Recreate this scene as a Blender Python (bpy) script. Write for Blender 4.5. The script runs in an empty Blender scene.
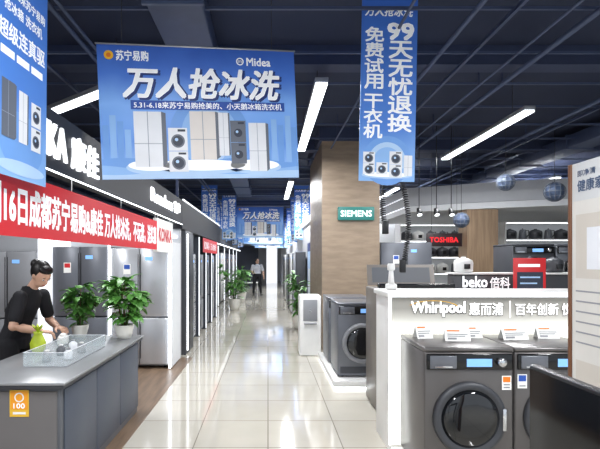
import bpy, bmesh, math, random
from mathutils import Vector, Matrix
random.seed(7)
sc = bpy.context.scene
COL = sc.collection
try:
    sc.view_settings.view_transform = 'Standard'
except Exception: pass

# ------------------------------------------------------------ materials
MATS = {}
def lin(c):
    c = c/255.0
    return c/12.92 if c <= 0.04045 else ((c+0.055)/1.055)**2.4
def mat(name, rgb=(200,200,200), rough=0.5, metal=0.0, emit=0.0, var=0.06, scale=8.0, alpha=1.0, coat=0.0, ecol=None):
    if name in MATS: return MATS[name]
    m = bpy.data.materials.new(name); m.use_nodes = True
    nt = m.node_tree; b = nt.nodes['Principled BSDF']
    col = (lin(rgb[0]), lin(rgb[1]), lin(rgb[2]), 1)
    b.inputs['Roughness'].default_value = rough
    b.inputs['Metallic'].default_value = metal
    b.inputs['Alpha'].default_value = alpha
    b.inputs['Coat Weight'].default_value = coat
    tc = nt.nodes.new('ShaderNodeTexCoord'); n = nt.nodes.new('ShaderNodeTexNoise')
    n.inputs['Scale'].default_value = scale
    nt.links.new(tc.outputs['Object'], n.inputs['Vector'])
    mx = nt.nodes.new('ShaderNodeMix'); mx.data_type = 'RGBA'
    mx.inputs[6].default_value = tuple(c*(1-var) for c in col[:3])+(1,)
    mx.inputs[7].default_value = tuple(min(1, c*(1+var)) for c in col[:3])+(1,)
    nt.links.new(n.outputs['Fac'], mx.inputs[0])
    nt.links.new(mx.outputs[2], b.inputs['Base Color'])
    if emit > 0:
        e = ecol or rgb
        b.inputs['Emission Color'].default_value = (lin(e[0]), lin(e[1]), lin(e[2]), 1)
        b.inputs['Emission Strength'].default_value = emit
    MATS[name] = m
    return m
def ramp_mat(name, stops, axis='Z', lo=0.0, hi=1.0, rough=0.45, noise=0.12, nscale=3.0, emit=0.0):
    if name in MATS: return MATS[name]
    m = bpy.data.materials.new(name); m.use_nodes = True
    nt = m.node_tree; b = nt.nodes['Principled BSDF']; b.inputs['Roughness'].default_value = rough
    tc = nt.nodes.new('ShaderNodeTexCoord'); sp = nt.nodes.new('ShaderNodeSeparateXYZ')
    nt.links.new(tc.outputs['Object'], sp.inputs[0])
    mr = nt.nodes.new('ShaderNodeMapRange'); mr.inputs[1].default_value = lo; mr.inputs[2].default_value = hi
    nt.links.new(sp.outputs[axis], mr.inputs[0])
    n = nt.nodes.new('ShaderNodeTexNoise'); n.inputs['Scale'].default_value = nscale
    nt.links.new(tc.outputs['Object'], n.inputs['Vector'])
    a = nt.nodes.new('ShaderNodeMath'); a.operation = 'MULTIPLY_ADD'
    nt.links.new(n.outputs['Fac'], a.inputs[0]); a.inputs[1].default_value = noise
    nt.links.new(mr.outputs[0], a.inputs[2])
    s = nt.nodes.new('ShaderNodeMath'); s.operation = 'SUBTRACT'; s.inputs[1].default_value = noise/2
    nt.links.new(a.outputs[0], s.inputs[0])
    r = nt.nodes.new('ShaderNodeValToRGB'); nt.links.new(s.outputs[0], r.inputs[0])
    els = r.color_ramp.elements
    while len(els) < len(stops): els.new(0.5)
    for e, (p, c) in zip(els, stops):
        e.position = p; e.color = (lin(c[0]), lin(c[1]), lin(c[2]), 1)
    nt.links.new(r.outputs[0], b.inputs['Base Color'])
    if emit>0:
        nt.links.new(r.outputs[0], b.inputs['Emission Color']); b.inputs['Emission Strength'].default_value=emit
    MATS[name] = m; return m
def wood_mat(name, c1, c2, axis_scale=(1,1,14), rough=0.45, scale=2.2):
    if name in MATS: return MATS[name]
    m = bpy.data.materials.new(name); m.use_nodes = True
    nt = m.node_tree; b = nt.nodes['Principled BSDF']; b.inputs['Roughness'].default_value = rough
    tc = nt.nodes.new('ShaderNodeTexCoord'); mp = nt.nodes.new('ShaderNodeMapping')
    mp.inputs['Scale'].default_value = axis_scale
    nt.links.new(tc.outputs['Object'], mp.inputs[0])
    n = nt.nodes.new('ShaderNodeTexNoise'); n.inputs['Scale'].default_value = scale; n.inputs['Detail'].default_value = 6
    nt.links.new(mp.outputs[0], n.inputs['Vector'])
    r = nt.nodes.new('ShaderNodeValToRGB'); nt.links.new(n.outputs['Fac'], r.inputs[0])
    r.color_ramp.elements[0].position = 0.35; r.color_ramp.elements[1].position = 0.65
    r.color_ramp.elements[0].color = (lin(c1[0]), lin(c1[1]), lin(c1[2]), 1)
    r.color_ramp.elements[1].color = (lin(c2[0]), lin(c2[1]), lin(c2[2]), 1)
    nt.links.new(r.outputs[0], b.inputs['Base Color'])
    MATS[name] = m; return m
def tile_mat():
    m = bpy.data.materials.new('glossy_tile'); m.use_nodes = True
    nt = m.node_tree; b = nt.nodes['Principled BSDF']
    tc = nt.nodes.new('ShaderNodeTexCoord')
    br = nt.nodes.new('ShaderNodeTexBrick')
    br.offset = 0.0; br.squash = 1.0
    br.inputs['Scale'].default_value = 1.0
    br.inputs['Brick Width'].default_value = 0.6; br.inputs['Row Height'].default_value = 0.6
    br.inputs['Mortar Size'].default_value = 0.005; br.inputs['Mortar Smooth'].default_value = 0.1
    br.inputs['Color1'].default_value = (lin(202), lin(197), lin(184), 1)
    br.inputs['Color2'].default_value = (lin(210), lin(205), lin(192), 1)
    br.inputs['Mortar'].default_value = (lin(150), lin(144), lin(133), 1)
    nt.links.new(tc.outputs['Object'], br.inputs['Vector'])
    n = nt.nodes.new('ShaderNodeTexNoise'); n.inputs['Scale'].default_value = 2.5; n.inputs['Detail'].default_value = 8
    nt.links.new(tc.outputs['Object'], n.inputs['Vector'])
    mx = nt.nodes.new('ShaderNodeMix'); mx.data_type = 'RGBA'; mx.blend_type = 'MULTIPLY'; mx.inputs[0].default_value = 0.2
    nt.links.new(br.outputs['Color'], mx.inputs[6]); nt.links.new(n.outputs['Fac'], mx.inputs[7])
    nt.links.new(mx.outputs[2], b.inputs['Base Color'])
    b.inputs['Roughness'].default_value = 0.08
    b.inputs['Specular IOR Level'].default_value = 0.85
    b.inputs['Coat Weight'].default_value = 0.15; b.inputs['Coat Roughness'].default_value = 0.05
    return m

M_white = mat('white_plastic', (222,222,220), 0.35)
M_white_lit = mat('lit_white', (240,243,248), 0.4, emit=1.1)
M_led = mat('led_white', (245,250,255), 0.4, emit=3.5)
M_black = mat('black_plastic', (18,19,22), 0.35)
M_gloss_black = mat('gloss_black', (10,11,14), 0.08)
M_dark = mat('dark_grey', (58,60,65), 0.45)
M_slate = mat('slate_grey', (86,89,95), 0.4)
M_mid = mat('mid_grey', (136,138,142), 0.4)
M_steel = mat('brushed_steel', (160,163,168), 0.32, metal=0.35, scale=3)
M_darksteel = mat('dark_steel', (104,107,114), 0.3, metal=0.35, scale=3)
M_silver = mat('silver', (186,188,192), 0.25, metal=0.5)
M_chrome = mat('chrome', (210,212,215), 0.12, metal=0.9)
M_ceiling = mat('ceiling_navy', (36,45,70), 0.85, var=0.25, scale=1.2)
M_beam = mat('beam_navy', (46,56,84), 0.7, var=0.15)
M_duct = mat('duct_navy', (60,72,102), 0.5, var=0.15)
M_pipe = mat('pipe_navy', (70,82,110), 0.5, var=0.15)
M_wall_dark = mat('wall_dark', (60,64,74), 0.7)
M_wall_grey = mat('wall_grey', (180,182,186), 0.7)
M_wall_white = mat('wall_white', (215,217,220), 0.6)
M_fascia = mat('fascia_dark', (26,28,36), 0.6)
M_red = mat('banner_red', (205,26,40), 0.6)
M_redsign = mat('sign_red', (200,34,40), 0.5)
M_txt_white = mat('print_white', (248,250,253), 0.5, var=0.01, emit=0.12)  # faint glow put into the white print to brighten it
M_txt_lit = mat('letter_lit_white', (252,253,255), 0.5, emit=0.7, var=0.01)
M_txt_blue = mat('print_blue', (35,80,170), 0.5, var=0.03)
M_txt_navy = mat('print_navy', (25,50,115), 0.5, var=0.03)
M_yellow = mat('print_yellow', (250,190,40), 0.5)
M_orange = mat('orange', (235,125,30), 0.5)
M_woodwall = wood_mat('oak_panel', (128,112,95), (144,127,108), (1.5,1.5,7))
M_woodwall_v = wood_mat('oak_panel_vertical', (136,114,92), (158,134,108), (10,10,0.8))
M_woodfloor = wood_mat('wood_floor', (100,82,66), (128,106,86), (8,1,1), 0.35)
M_brown = mat('brown_edge', (110,72,48), 0.4)
M_skin = mat('skin', (222,178,152), 0.5)
M_hair = mat('hair', (20,17,17), 0.45, var=0.3, scale=60)
M_brow = mat('brow', (96,68,56), 0.6)
M_clothblack = mat('black_cloth', (26,27,32), 0.85)
M_clothwhite = mat('white_cloth', (226,228,232), 0.85)
M_leaf = mat('leaf_green', (88,144,64), 0.4, var=0.4, scale=14)
M_leaf2 = mat('leaf_yellow_green', (186,205,50), 0.45, var=0.25, scale=20)
M_stem = mat('stem_brown', (96,74,48), 0.7)
M_soil = mat('soil', (50,38,28), 0.95)
M_pot = mat('pot_ceramic', (226,224,216), 0.25)
M_glass = mat('door_glass', (16,18,22), 0.05, coat=0.5)
M_clear = mat('clear_acrylic', (205,218,222), 0.08, alpha=0.22)
M_paper = mat('paper', (240,240,236), 0.7)
M_screen = mat('display_blue', (120,170,230), 0.3, emit=0.6)
M_gold = mat('gold', (232,186,60), 0.45, metal=0.0)
M_graph = mat('graphite', (96,93,92), 0.3, metal=0.35)

# ------------------------------------------------------------ mesh builder
TXT = {}
def text_geo(s):
    if s in TXT: return TXT[s]
    cu = bpy.data.curves.new('tmp', 'FONT'); cu.body = s; cu.size = 1.0
    cu.resolution_u = 2; cu.fill_mode = 'BOTH'
    ob = bpy.data.objects.new('tmp', cu); COL.objects.link(ob)
    bpy.context.view_layer.update()
    dg = bpy.context.evaluated_depsgraph_get()
    me = bpy.data.meshes.new_from_object(ob.evaluated_get(dg))
    vs = [tuple(v.co) for v in me.vertices]; fs = [tuple(p.vertices) for p in me.polygons]
    bpy.data.objects.remove(ob); bpy.data.curves.remove(cu); bpy.data.meshes.remove(me)
    if not vs: vs = [(0,0,0),(1,0,0),(0,1,0)]; fs = [(0,1,2)]
    x0 = min(v[0] for v in vs); x1 = max(v[0] for v in vs); y0 = min(v[1] for v in vs); y1 = max(v[1] for v in vs)
    vs = [((v[0]-x0), (v[1]-y0)) for v in vs]
    TXT[s] = (vs, fs, max(x1-x0, 1e-4), max(y1-y0, 1e-4)); return TXT[s]

class MB:
    def __init__(s): s.v=[]; s.f=[]; s.mi=[]; s.sm=[]; s.mats=[]
    def mx(s, m):
        if m not in s.mats: s.mats.append(m)
        return s.mats.index(m)
    def add(s, vs, fs, m, smooth=False):
        o = len(s.v); i = s.mx(m)
        s.v += [tuple(v) for v in vs]
        for f in fs: s.f.append(tuple(a+o for a in f)); s.mi.append(i); s.sm.append(smooth)
        return s
    def box(s, x0,x1,y0,y1,z0,z1, m, bev=0.0, seg=2):
        if bev <= 0:
            vs=[(x0,y0,z0),(x1,y0,z0),(x1,y1,z0),(x0,y1,z0),(x0,y0,z1),(x1,y0,z1),(x1,y1,z1),(x0,y1,z1)]
            return s.add(vs,[(0,3,2,1),(4,5,6,7),(0,1,5,4),(1,2,6,5),(2,3,7,6),(3,0,4,7)],m)
        bm = bmesh.new(); bmesh.ops.create_cube(bm, size=1)
        for v in bm.verts:
            v.co = Vector(((x0+x1)/2+v.co.x*(x1-x0), (y0+y1)/2+v.co.y*(y1-y0), (z0+z1)/2+v.co.z*(z1-z0)))
        bmesh.ops.bevel(bm, geom=bm.edges[:], offset=min(bev, 0.45*min(x1-x0,y1-y0,z1-z0)), segments=seg, profile=0.5, affect='EDGES')
        bm.verts.ensure_lookup_table(); bm.verts.index_update()
        s.add([v.co.copy() for v in bm.verts], [[v.index for v in f.verts] for f in bm.faces], m, True); bm.free(); return s
    def prism(s, pts, z0, z1, m):
        n=len(pts); vs=[(x,y,z0) for x,y in pts]+[(x,y,z1) for x,y in pts]
        fs=[tuple(range(n))[::-1],tuple(range(n,2*n))]+[(i,(i+1)%n,n+(i+1)%n,n+i) for i in range(n)]
        return s.add(vs,fs,m)
    def lathe(s, c, axis, prof, m, seg=28, smooth=True):
        a = Vector(axis).normalized(); u = a.orthogonal().normalized(); w = a.cross(u); c = Vector(c)
        vs=[]; fs=[]
        for r,t in prof:
            for k in range(seg):
                an = 2*math.pi*k/seg
                vs.append(c+a*t+(u*math.cos(an)+w*math.sin(an))*max(r,1e-5))
        for i in range(len(prof)-1):
            for k in range(seg):
                k2=(k+1)%seg
                fs.append((i*seg+k, i*seg+k2, (i+1)*seg+k2, (i+1)*seg+k))
        fs.append(tuple(range(seg))[::-1]); n=(len(prof)-1)*seg; fs.append(tuple(range(n,n+seg)))
        return s.add(vs, fs, m, smooth)
    def tube(s, pts, rad, m, seg=10):
        pts=[Vector(p) for p in pts]
        if not hasattr(rad,'__len__'): rad=[rad]*len(pts)
        vs=[]; fs=[]; pu=None
        for i,p in enumerate(pts):
            d=(pts[min(i+1,len(pts)-1)]-pts[max(i-1,0)]).normalized()
            u = d.orthogonal().normalized() if pu is None else (pu-d*pu.dot(d)).normalized()
            pu=u; w=d.cross(u)
            for k in range(seg):
                an=2*math.pi*k/seg; vs.append(p+(u*math.cos(an)+w*math.sin(an))*rad[i])
        for i in range(len(pts)-1):
            for k in range(seg):
                k2=(k+1)%seg; fs.append((i*seg+k,i*seg+k2,(i+1)*seg+k2,(i+1)*seg+k))
        fs.append(tuple(range(seg))[::-1]); n=(len(pts)-1)*seg; fs.append(tuple(range(n,n+seg)))
        return s.add(vs,fs,m,True)
    def ell(s, c, ax, m, seg=16, rings=10):
        if not isinstance(ax[0],(Vector,tuple,list)): ax=(Vector((ax[0],0,0)),Vector((0,ax[1],0)),Vector((0,0,ax[2])))
        ax=[Vector(a) for a in ax]; c=Vector(c)
        if ax[0].cross(ax[1]).dot(ax[2])<0: ax[0]=-ax[0]
        vs=[c-ax[2]]; fs=[]
        for i in range(1,rings):
            th=-math.pi/2+math.pi*i/rings
            for k in range(seg):
                an=2*math.pi*k/seg
                vs.append(c+ax[0]*math.cos(th)*math.cos(an)+ax[1]*math.cos(th)*math.sin(an)+ax[2]*math.sin(th))
        vs.append(c+ax[2]); n=len(vs)-1
        for k in range(seg): fs.append((0,1+(k+1)%seg,1+k))
        for i in range(rings-2):
            for k in range(seg):
                k2=(k+1)%seg; a=1+i*seg; fs.append((a+k,a+k2,a+seg+k2,a+seg+k))
        a=1+(rings-2)*seg
        for k in range(seg): fs.append((a+k,a+(k+1)%seg,n))
        return s.add(vs,fs,m,True)
    def loft(s, secs, m, seg=20):
        vs=[]; fs=[]
        for c,a,b in secs:
            c=Vector(c);a=Vector(a);b=Vector(b)
            for k in range(seg):
                an=2*math.pi*k/seg; vs.append(c+a*math.cos(an)+b*math.sin(an))
        for i in range(len(secs)-1):
            for k in range(seg):
                k2=(k+1)%seg; fs.append((i*seg+k,i*seg+k2,(i+1)*seg+k2,(i+1)*seg+k))
        fs.append(tuple(range(seg))[::-1]); n=(len(secs)-1)*seg; fs.append(tuple(range(n,n+seg)))
        return s.add(vs,fs,m,True)
    # flat printing on panels: x right, z up, facing -Y
    def poly(s, pts, m, off=0.0):
        return s.add([(x,-off,z) for x,z in pts],[tuple(range(len(pts)))],m)
    def rect(s, x0,x1,z0,z1,m,off=0.0): return s.poly([(x0,z0),(x1,z0),(x1,z1),(x0,z1)],m,off)
    def disc(s, x,z,r,m,off=0.0,rz=None,n=20):
        rz=rz or r
        return s.poly([(x+r*math.cos(2*math.pi*k/n), z+rz*math.sin(2*math.pi*k/n)) for k in range(n)],m,off)
    def text(s, t, x,z,w,h,m,off=0.001,bold=0.0,shear=0.0,y=0.0,depth=0.0):
        vs,fs,W,H = text_geo(t)
        if w is None: w = W*h/H
        if h is None: h = H*w/W
        if bold>0: bold=bold*h; sh=[(-1,-1),(1,-1),(-1,1),(1,1),(0,0)]
        else: sh=[(0,0)]
        for i,(sx,sz) in enumerate(sh):
            out=[(x+vx/W*w+shear*vy/H*h+sx*bold, y-off-i*0.00004, z+vy/H*h+sz*bold) for vx,vy in vs]
            s.add(out,fs,m)
            if depth>0:
                bm=bmesh.new(); vv=[bm.verts.new(v) for v in out]
                for f in fs:
                    try: bm.faces.new([vv[i_] for i_ in f])
                    except Exception: pass
                ed=[e for e in bm.edges if len(e.link_faces)==1]
                r=bmesh.ops.extrude_edge_only(bm, edges=ed)
                for e in r['geom']:
                    if isinstance(e,bmesh.types.BMVert): e.co.y+=depth
                bm.verts.index_update()
                s.add([v.co.copy() for v in bm.verts],[[v.index for v in f.verts] for f in bm.faces if len(f.verts)==4],m); bm.free()
        return s
    def mesh(s, name):
        me=bpy.data.meshes.new(name); me.from_pydata(s.v,[],s.f)
        for m in s.mats: me.materials.append(m)
        me.polygons.foreach_set('material_index', s.mi); me.polygons.foreach_set('use_smooth', s.sm)
        me.update(); return me

def part(mb, name, parent=None, label=None):
    o=bpy.data.objects.new(name, mb.mesh(name)); COL.objects.link(o)
    if parent: o.parent=parent
    if label: o['label']=label
    return o
def tag(o,label,cat,group=None,kind=None):
    o['label']=label; o['category']=cat
    if group: o['group']=group
    if kind: o['kind']=kind
    return o
def thing(name,label,cat,loc=(0,0,0),rz=0,group=None):
    e=bpy.data.objects.new(name,None); e.empty_display_size=0.1; COL.objects.link(e)
    e.location=loc; e.rotation_euler=(0,0,math.radians(rz)); return tag(e,label,cat,group)
def solo(mb,name,label,cat,loc=(0,0,0),rz=0,group=None):
    o=part(mb,name); o.location=loc; o.rotation_euler=(0,0,math.radians(rz)); return tag(o,label,cat,group)
def struct(mb,name):
    o=part(mb,name); o['kind']='structure'; return o
TR=[0]
def trim(x0,x1,y0,y1,z0,z1,m,bev=0.0):
    TR[0]+=1
    return struct(MB().box(x0,x1,y0,y1,z0,z1,m,bev),'trim_%d'%TR[0])
def trim_mb(mb):
    TR[0]+=1
    return struct(mb,'trim_%d'%TR[0])

CZ=3.7   # ceiling height
# ------------------------------------------------------------ camera
cam=bpy.data.cameras.new('camera'); cam.lens=27.0; cam.sensor_width=36.0
cam.shift_x=32/600; cam.shift_y=35.5/600
co=bpy.data.objects.new('camera',cam); COL.objects.link(co)
co.location=(0,0,1.5); co.rotation_euler=(math.radians(90),0,0); sc.camera=co
cam.clip_start=0.05; cam.clip_end=200

# ------------------------------------------------------------ shell
b=MB().box(-7,10,-3,32,-0.1,0,tile_mat()); struct(b,'floor')
b=MB().box(-6.99,-1.16,-3,6.9,0.0005,0.004,M_woodfloor); struct(b,'floor.001')
struct(MB().box(-7,10,-3,32,CZ,CZ+0.1,M_ceiling),'ceiling')
struct(MB().box(-7.1,-7,-3,32,0,CZ,M_wall_dark),'wall_left')
struct(MB().box(10,10.1,-3,32,0,CZ,M_wall_grey),'wall_right')
struct(MB().box(-7,10,32,32.1,0,CZ,M_wall_grey),'wall_back')
for y in (1.5,4.6,8.2,11.0,13.8,16.6,19.5,22.5,26):
    trim(-6.99,9.99,y,y+0.2,CZ-0.2,CZ-0.001,M_beam)
for x in (-4.6,-2.2,1.9,4.2,7.2):
    trim(x,x+0.03,-2.9,31.9,3.42,3.45,M_duct)
for i in range(36):
    y=0.5+i*0.75
    trim(-5,8,y,y+0.02,3.452,3.475,M_duct)
def duct(x,y0,y1,w,z):
    L=y1-y0; bb=MB().box(-w/2,w/2,0,L,0,0.2,M_duct,0.01)
    for k in range(int(L/1.4)+1):
        bb.box(-w/2-0.02,w/2+0.02,k*1.4,k*1.4+0.03,-0.02,0.22,M_pipe)
    solo(bb,'air_duct','dark navy painted air duct under the ceiling','air duct',(x,y0,z))
duct(-0.7,0.5,13.5,0.42,3.40)
duct(5.2,0.5,20,0.42,3.37)
for x,z_,r_ in ((-3.4,3.38,.03),(1.55,3.36,.02),(3.9,3.38,.025),(-1.6,3.36,.02),(-1.52,3.36,.014),(1.05,3.36,.012),(2.25,3.36,.012),(2.5,3.38,.025),(-5.2,3.36,.04),(6.8,3.36,.03)):
    p=MB().tube([(0,0,0),(0,24,0)],r_,M_pipe,10)
    for k in range(12): p.box(-0.006,0.006,k*2+0.4,k*2+0.42,r_-0.004,CZ-z_,M_beam)
    solo(p,'ceiling_pipe','dark painted pipe below the ceiling','pipe',(x,0.4,z_))

# ------------------------------------------------------------ lights
def area(loc,sx,sy,power,rot=(0,0,0),color=(0.97,0.98,1.0)):
    l=bpy.data.lights.new('lamp','AREA'); l.shape='RECTANGLE'; l.size=sx; l.size_y=sy; l.energy=power; l.color=color
    o=bpy.data.objects.new('lamp',l); COL.objects.link(o); o.location=loc; o.rotation_euler=rot; return o
def fixture(x,y,L=2.5,z=3.18,rz=0,power=90,w=0.13):
    t=thing('linear_light','long white linear light fixture hung from the dark ceiling','ceiling light',(x,y,z),rz,'linear ceiling lights')
    part(MB().box(-w/2,w/2,-L/2,L/2,0.02,0.07,M_silver,0.006),'light_housing',t)
    part(MB().box(-w/2+0.008,w/2-0.008,-L/2+0.01,L/2-0.01,0.0,0.019,M_led),'diffuser',t)
    for s in (-1,1): part(MB().tube([(0,s*L*0.35,0.071),(0,s*L*0.35,CZ-z)],0.004,M_black,6),'suspension_cable',t)
    area((x,y,z-0.01),w,L,power*1.3,(0,0,math.radians(rz)))
fixture(0.52,5.7,2.7,3.2)
fixture(0.5,11.1,2.7,power=105)
fixture(0.45,16.5,2.5,power=110)
fixture(0.4,22,2.5,power=120)
fixture(3.0,6.4,2.5,3.2,power=100)
fixture(3.05,11.8,2.4)
fixture(6.2,10.7,2.2,z=3.25,power=100)
fixture(6.2,15.5,2.2)
fixture(-2.15,4.95,2.3,z=3.2,rz=53,power=60)
fixture(-3.0,14,2.4,power=60)
fixture(-3.0,20,2.4,power=60)
fixture(-0.2,0.2,2.5,power=115)  # unseen fixture added over the camera to light the near area
fixture(-3.9,1.5,2.5,power=80)  # out of view, added to light the near left side
fixture(3.0,1.0,2.5,power=110)  # out of view, added to light the near right side
fixture(1.9,17,2.4)

w=bpy.data.worlds.new('world'); sc.world=w; w.use_nodes=True
bg=w.node_tree.nodes['Background']; bg.inputs[0].default_value=(0.84,0.91,1,1); bg.inputs[1].default_value=1.1

# ------------------------------------------------------------ hanging banners
M_bA=ramp_mat('banner_blue_wide',[(0,(150,188,234)),(0.28,(88,138,214)),(0.55,(120,168,232)),(0.8,(66,114,202)),(1,(50,92,180))],'Z',0,1.0,noise=0.25,emit=0.12)  # faint emission brightens the printed cloth, which is no lamp
M_bB=ramp_mat('banner_blue_tall',[(0,(130,175,225)),(0.3,(72,124,204)),(1,(54,98,186))],'Z',0,1.5,noise=0.2,emit=0.12)  # same brightening glow put into the tall banner cloth
M_pl=mat('print_pale_blue',(175,206,240),0.5); M_pm=mat('print_mid_blue',(108,158,224),0.5); M_pb=mat('print_sky_blue',(138,182,234),0.5)
M_ptan=mat('print_tan',(222,216,210),0.5); M_pgrey=mat('print_grey',(95,102,115),0.5); M_psil=mat('print_silver',(228,231,236),0.5)
M_pdark=mat('print_dark',(40,48,66),0.5); M_pline=mat('print_seam',(150,158,172),0.5)
def pic_fridge(mb,x0,x1,z0,z1,m,off,side=True):
    w_=x1-x0
    if side: mb.poly([(x1,z0),(x1+w_*0.16,z0+w_*0.12),(x1+w_*0.16,z1-w_*0.05),(x1,z1)],M_pgrey,off)
    mb.rect(x0,x1,z0,z1,m,off+0.0004)
    xm=(x0+x1)/2; zm=z0+(z1-z0)*0.42
    mb.rect(xm-w_*0.015,xm+w_*0.015,z0,z1,M_pline,off+0.0008)
    mb.rect(x0,x1,zm-w_*0.012,zm+w_*0.012,M_pline,off+0.0008)
def pic_washer(mb,x0,x1,z0,z1,m,off):
    mb.rect(x0,x1,z0,z1,m,off+0.0004)
    xm=(x0+x1)/2; r=(x1-x0)*0.36; zc=z0+(z1-z0)*0.43
    mb.disc(xm,zc,r,M_pgrey,off+0.0008); mb.disc(xm,zc,r*0.75,M_pdark,off+0.0012); mb.disc(xm-r*0.2,zc+r*0.2,r*0.25,M_pl,off+0.0016)
    mb.rect(x0+(x1-x0)*0.5,x1-(x1-x0)*0.1,z1-(z1-z0)*0.16,z1-(z1-z0)*0.06,M_pdark,off+0.0008)
def wave(mb,x0,x1,zb,amp,ph,m,off,n=30):
    top=[(x0+(x1-x0)*i/n, zb+amp*math.sin(ph+i*0.35)) for i in range(n+1)]
    for i in range(n):
        a,b_=top[i],top[i+1]; mb.poly([(a[0],0.002),(b_[0],0.002),b_,a],m,off)
def banner_wide_mesh():
    W,H=1.5,1.0; mb=MB(); mb.box(0,W,0,0.006,0,H,M_bA)
    X=lambda px:(px-98)/199*W
    Z=lambda py:H-(py-43)/132*H
    o=0.001
    for i,a in enumerate((100,107,114,121,262,269,276,284,290)):
        hh=(122,112,118,126,124,114,120,110,122)[i]
        mb.rect(X(a),X(a+6),Z(160),Z(hh),(M_pm,M_pb)[i%2],o)
    mb.disc(X(205),Z(132),X(246)-X(205),M_pm,o+0.0002,Z(98)-Z(140),32)
    mb.disc(X(205),Z(132),X(234)-X(205),M_pb,o+0.0003,Z(102)-Z(136),32)
    mb.disc(X(205),Z(132),X(224)-X(205),M_pl,o+0.0005,Z(104)-Z(134),32)
    wave(mb,0.003,W-0.003,0.14,0.02,0.5,M_pm,o+0.0007); wave(mb,0.003,W-0.003,0.09,0.018,2.2,M_pb,o+0.0009); wave(mb,0.003,W-0.003,0.045,0.014,4.0,M_pl,o+0.0011)
    for cx,rx in ((147,26),(198,46),(250,28)):
        mb.disc(X(cx),Z(163.5),X(cx+rx)-X(cx),M_pl,o+0.0013,Z(156)-Z(163),28)
        mb.disc(X(cx),Z(161.5),X(cx+rx*0.92)-X(cx),M_txt_white,o+0.0016,Z(156)-Z(161.5),28)
    p=o+0.002
    pic_fridge(mb,X(130),X(157),Z(163),Z(108),M_psil,p)
    pic_washer(mb,X(163),X(182),Z(147),Z(124),M_psil,p); pic_washer(mb,X(163),X(182),Z(168),Z(147.5),M_psil,p)
    pic_fridge(mb,X(185),X(211),Z(156),Z(107),M_ptan,p); pic_fridge(mb,X(214),X(224),Z(152),Z(108),M_psil,p)
    pic_washer(mb,X(226),X(242),Z(138),Z(116),M_pgrey,p); pic_washer(mb,X(226),X(242),Z(160),Z(138.5),M_pgrey,p)
    pic_fridge(mb,X(245),X(263),Z(168),Z(118),M_psil,p)
    mb.disc(X(109),Z(53),0.034,M_yellow,o); mb.disc(X(109),Z(53),0.017,M_orange,o+0.0006)
    mb.text('苏宁易购',X(116),Z(58),X(147)-X(116),Z(48)-Z(58),M_txt_white,o,0.02)
    mb.text('Midea',X(246),Z(59),X(271)-X(246),Z(51)-Z(59),M_txt_white,o,0.03)
    mb.disc(X(239),Z(55),0.03,M_txt_white,o); mb.disc(X(239),Z(55),0.021,M_txt_blue,o+0.0004); mb.text('m',X(237),Z(56.5),0.03,0.02,M_txt_white,o+0.0008)
    mb.text('万人抢冰洗',X(123),Z(95.5),X(277)-X(122),Z(64)-Z(94),M_txt_navy,o+0.002,0.045,0.2)
    mb.text('万人抢冰洗',X(121),Z(94),X(277)-X(122),Z(64)-Z(94),M_txt_white,o+0.003,0.028,0.2)
    mb.rect(X(128),X(284),Z(106),Z(97),M_txt_blue,o+0.0045)
    mb.text('5.31-6.18来苏宁易购抢美的、小天鹅冰箱洗衣机',X(131),Z(104.8),X(281)-X(131),Z(98.3)-Z(104.8),M_txt_white,o+0.0055,0.015)
    return mb.mesh('hanging_banner')
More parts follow.
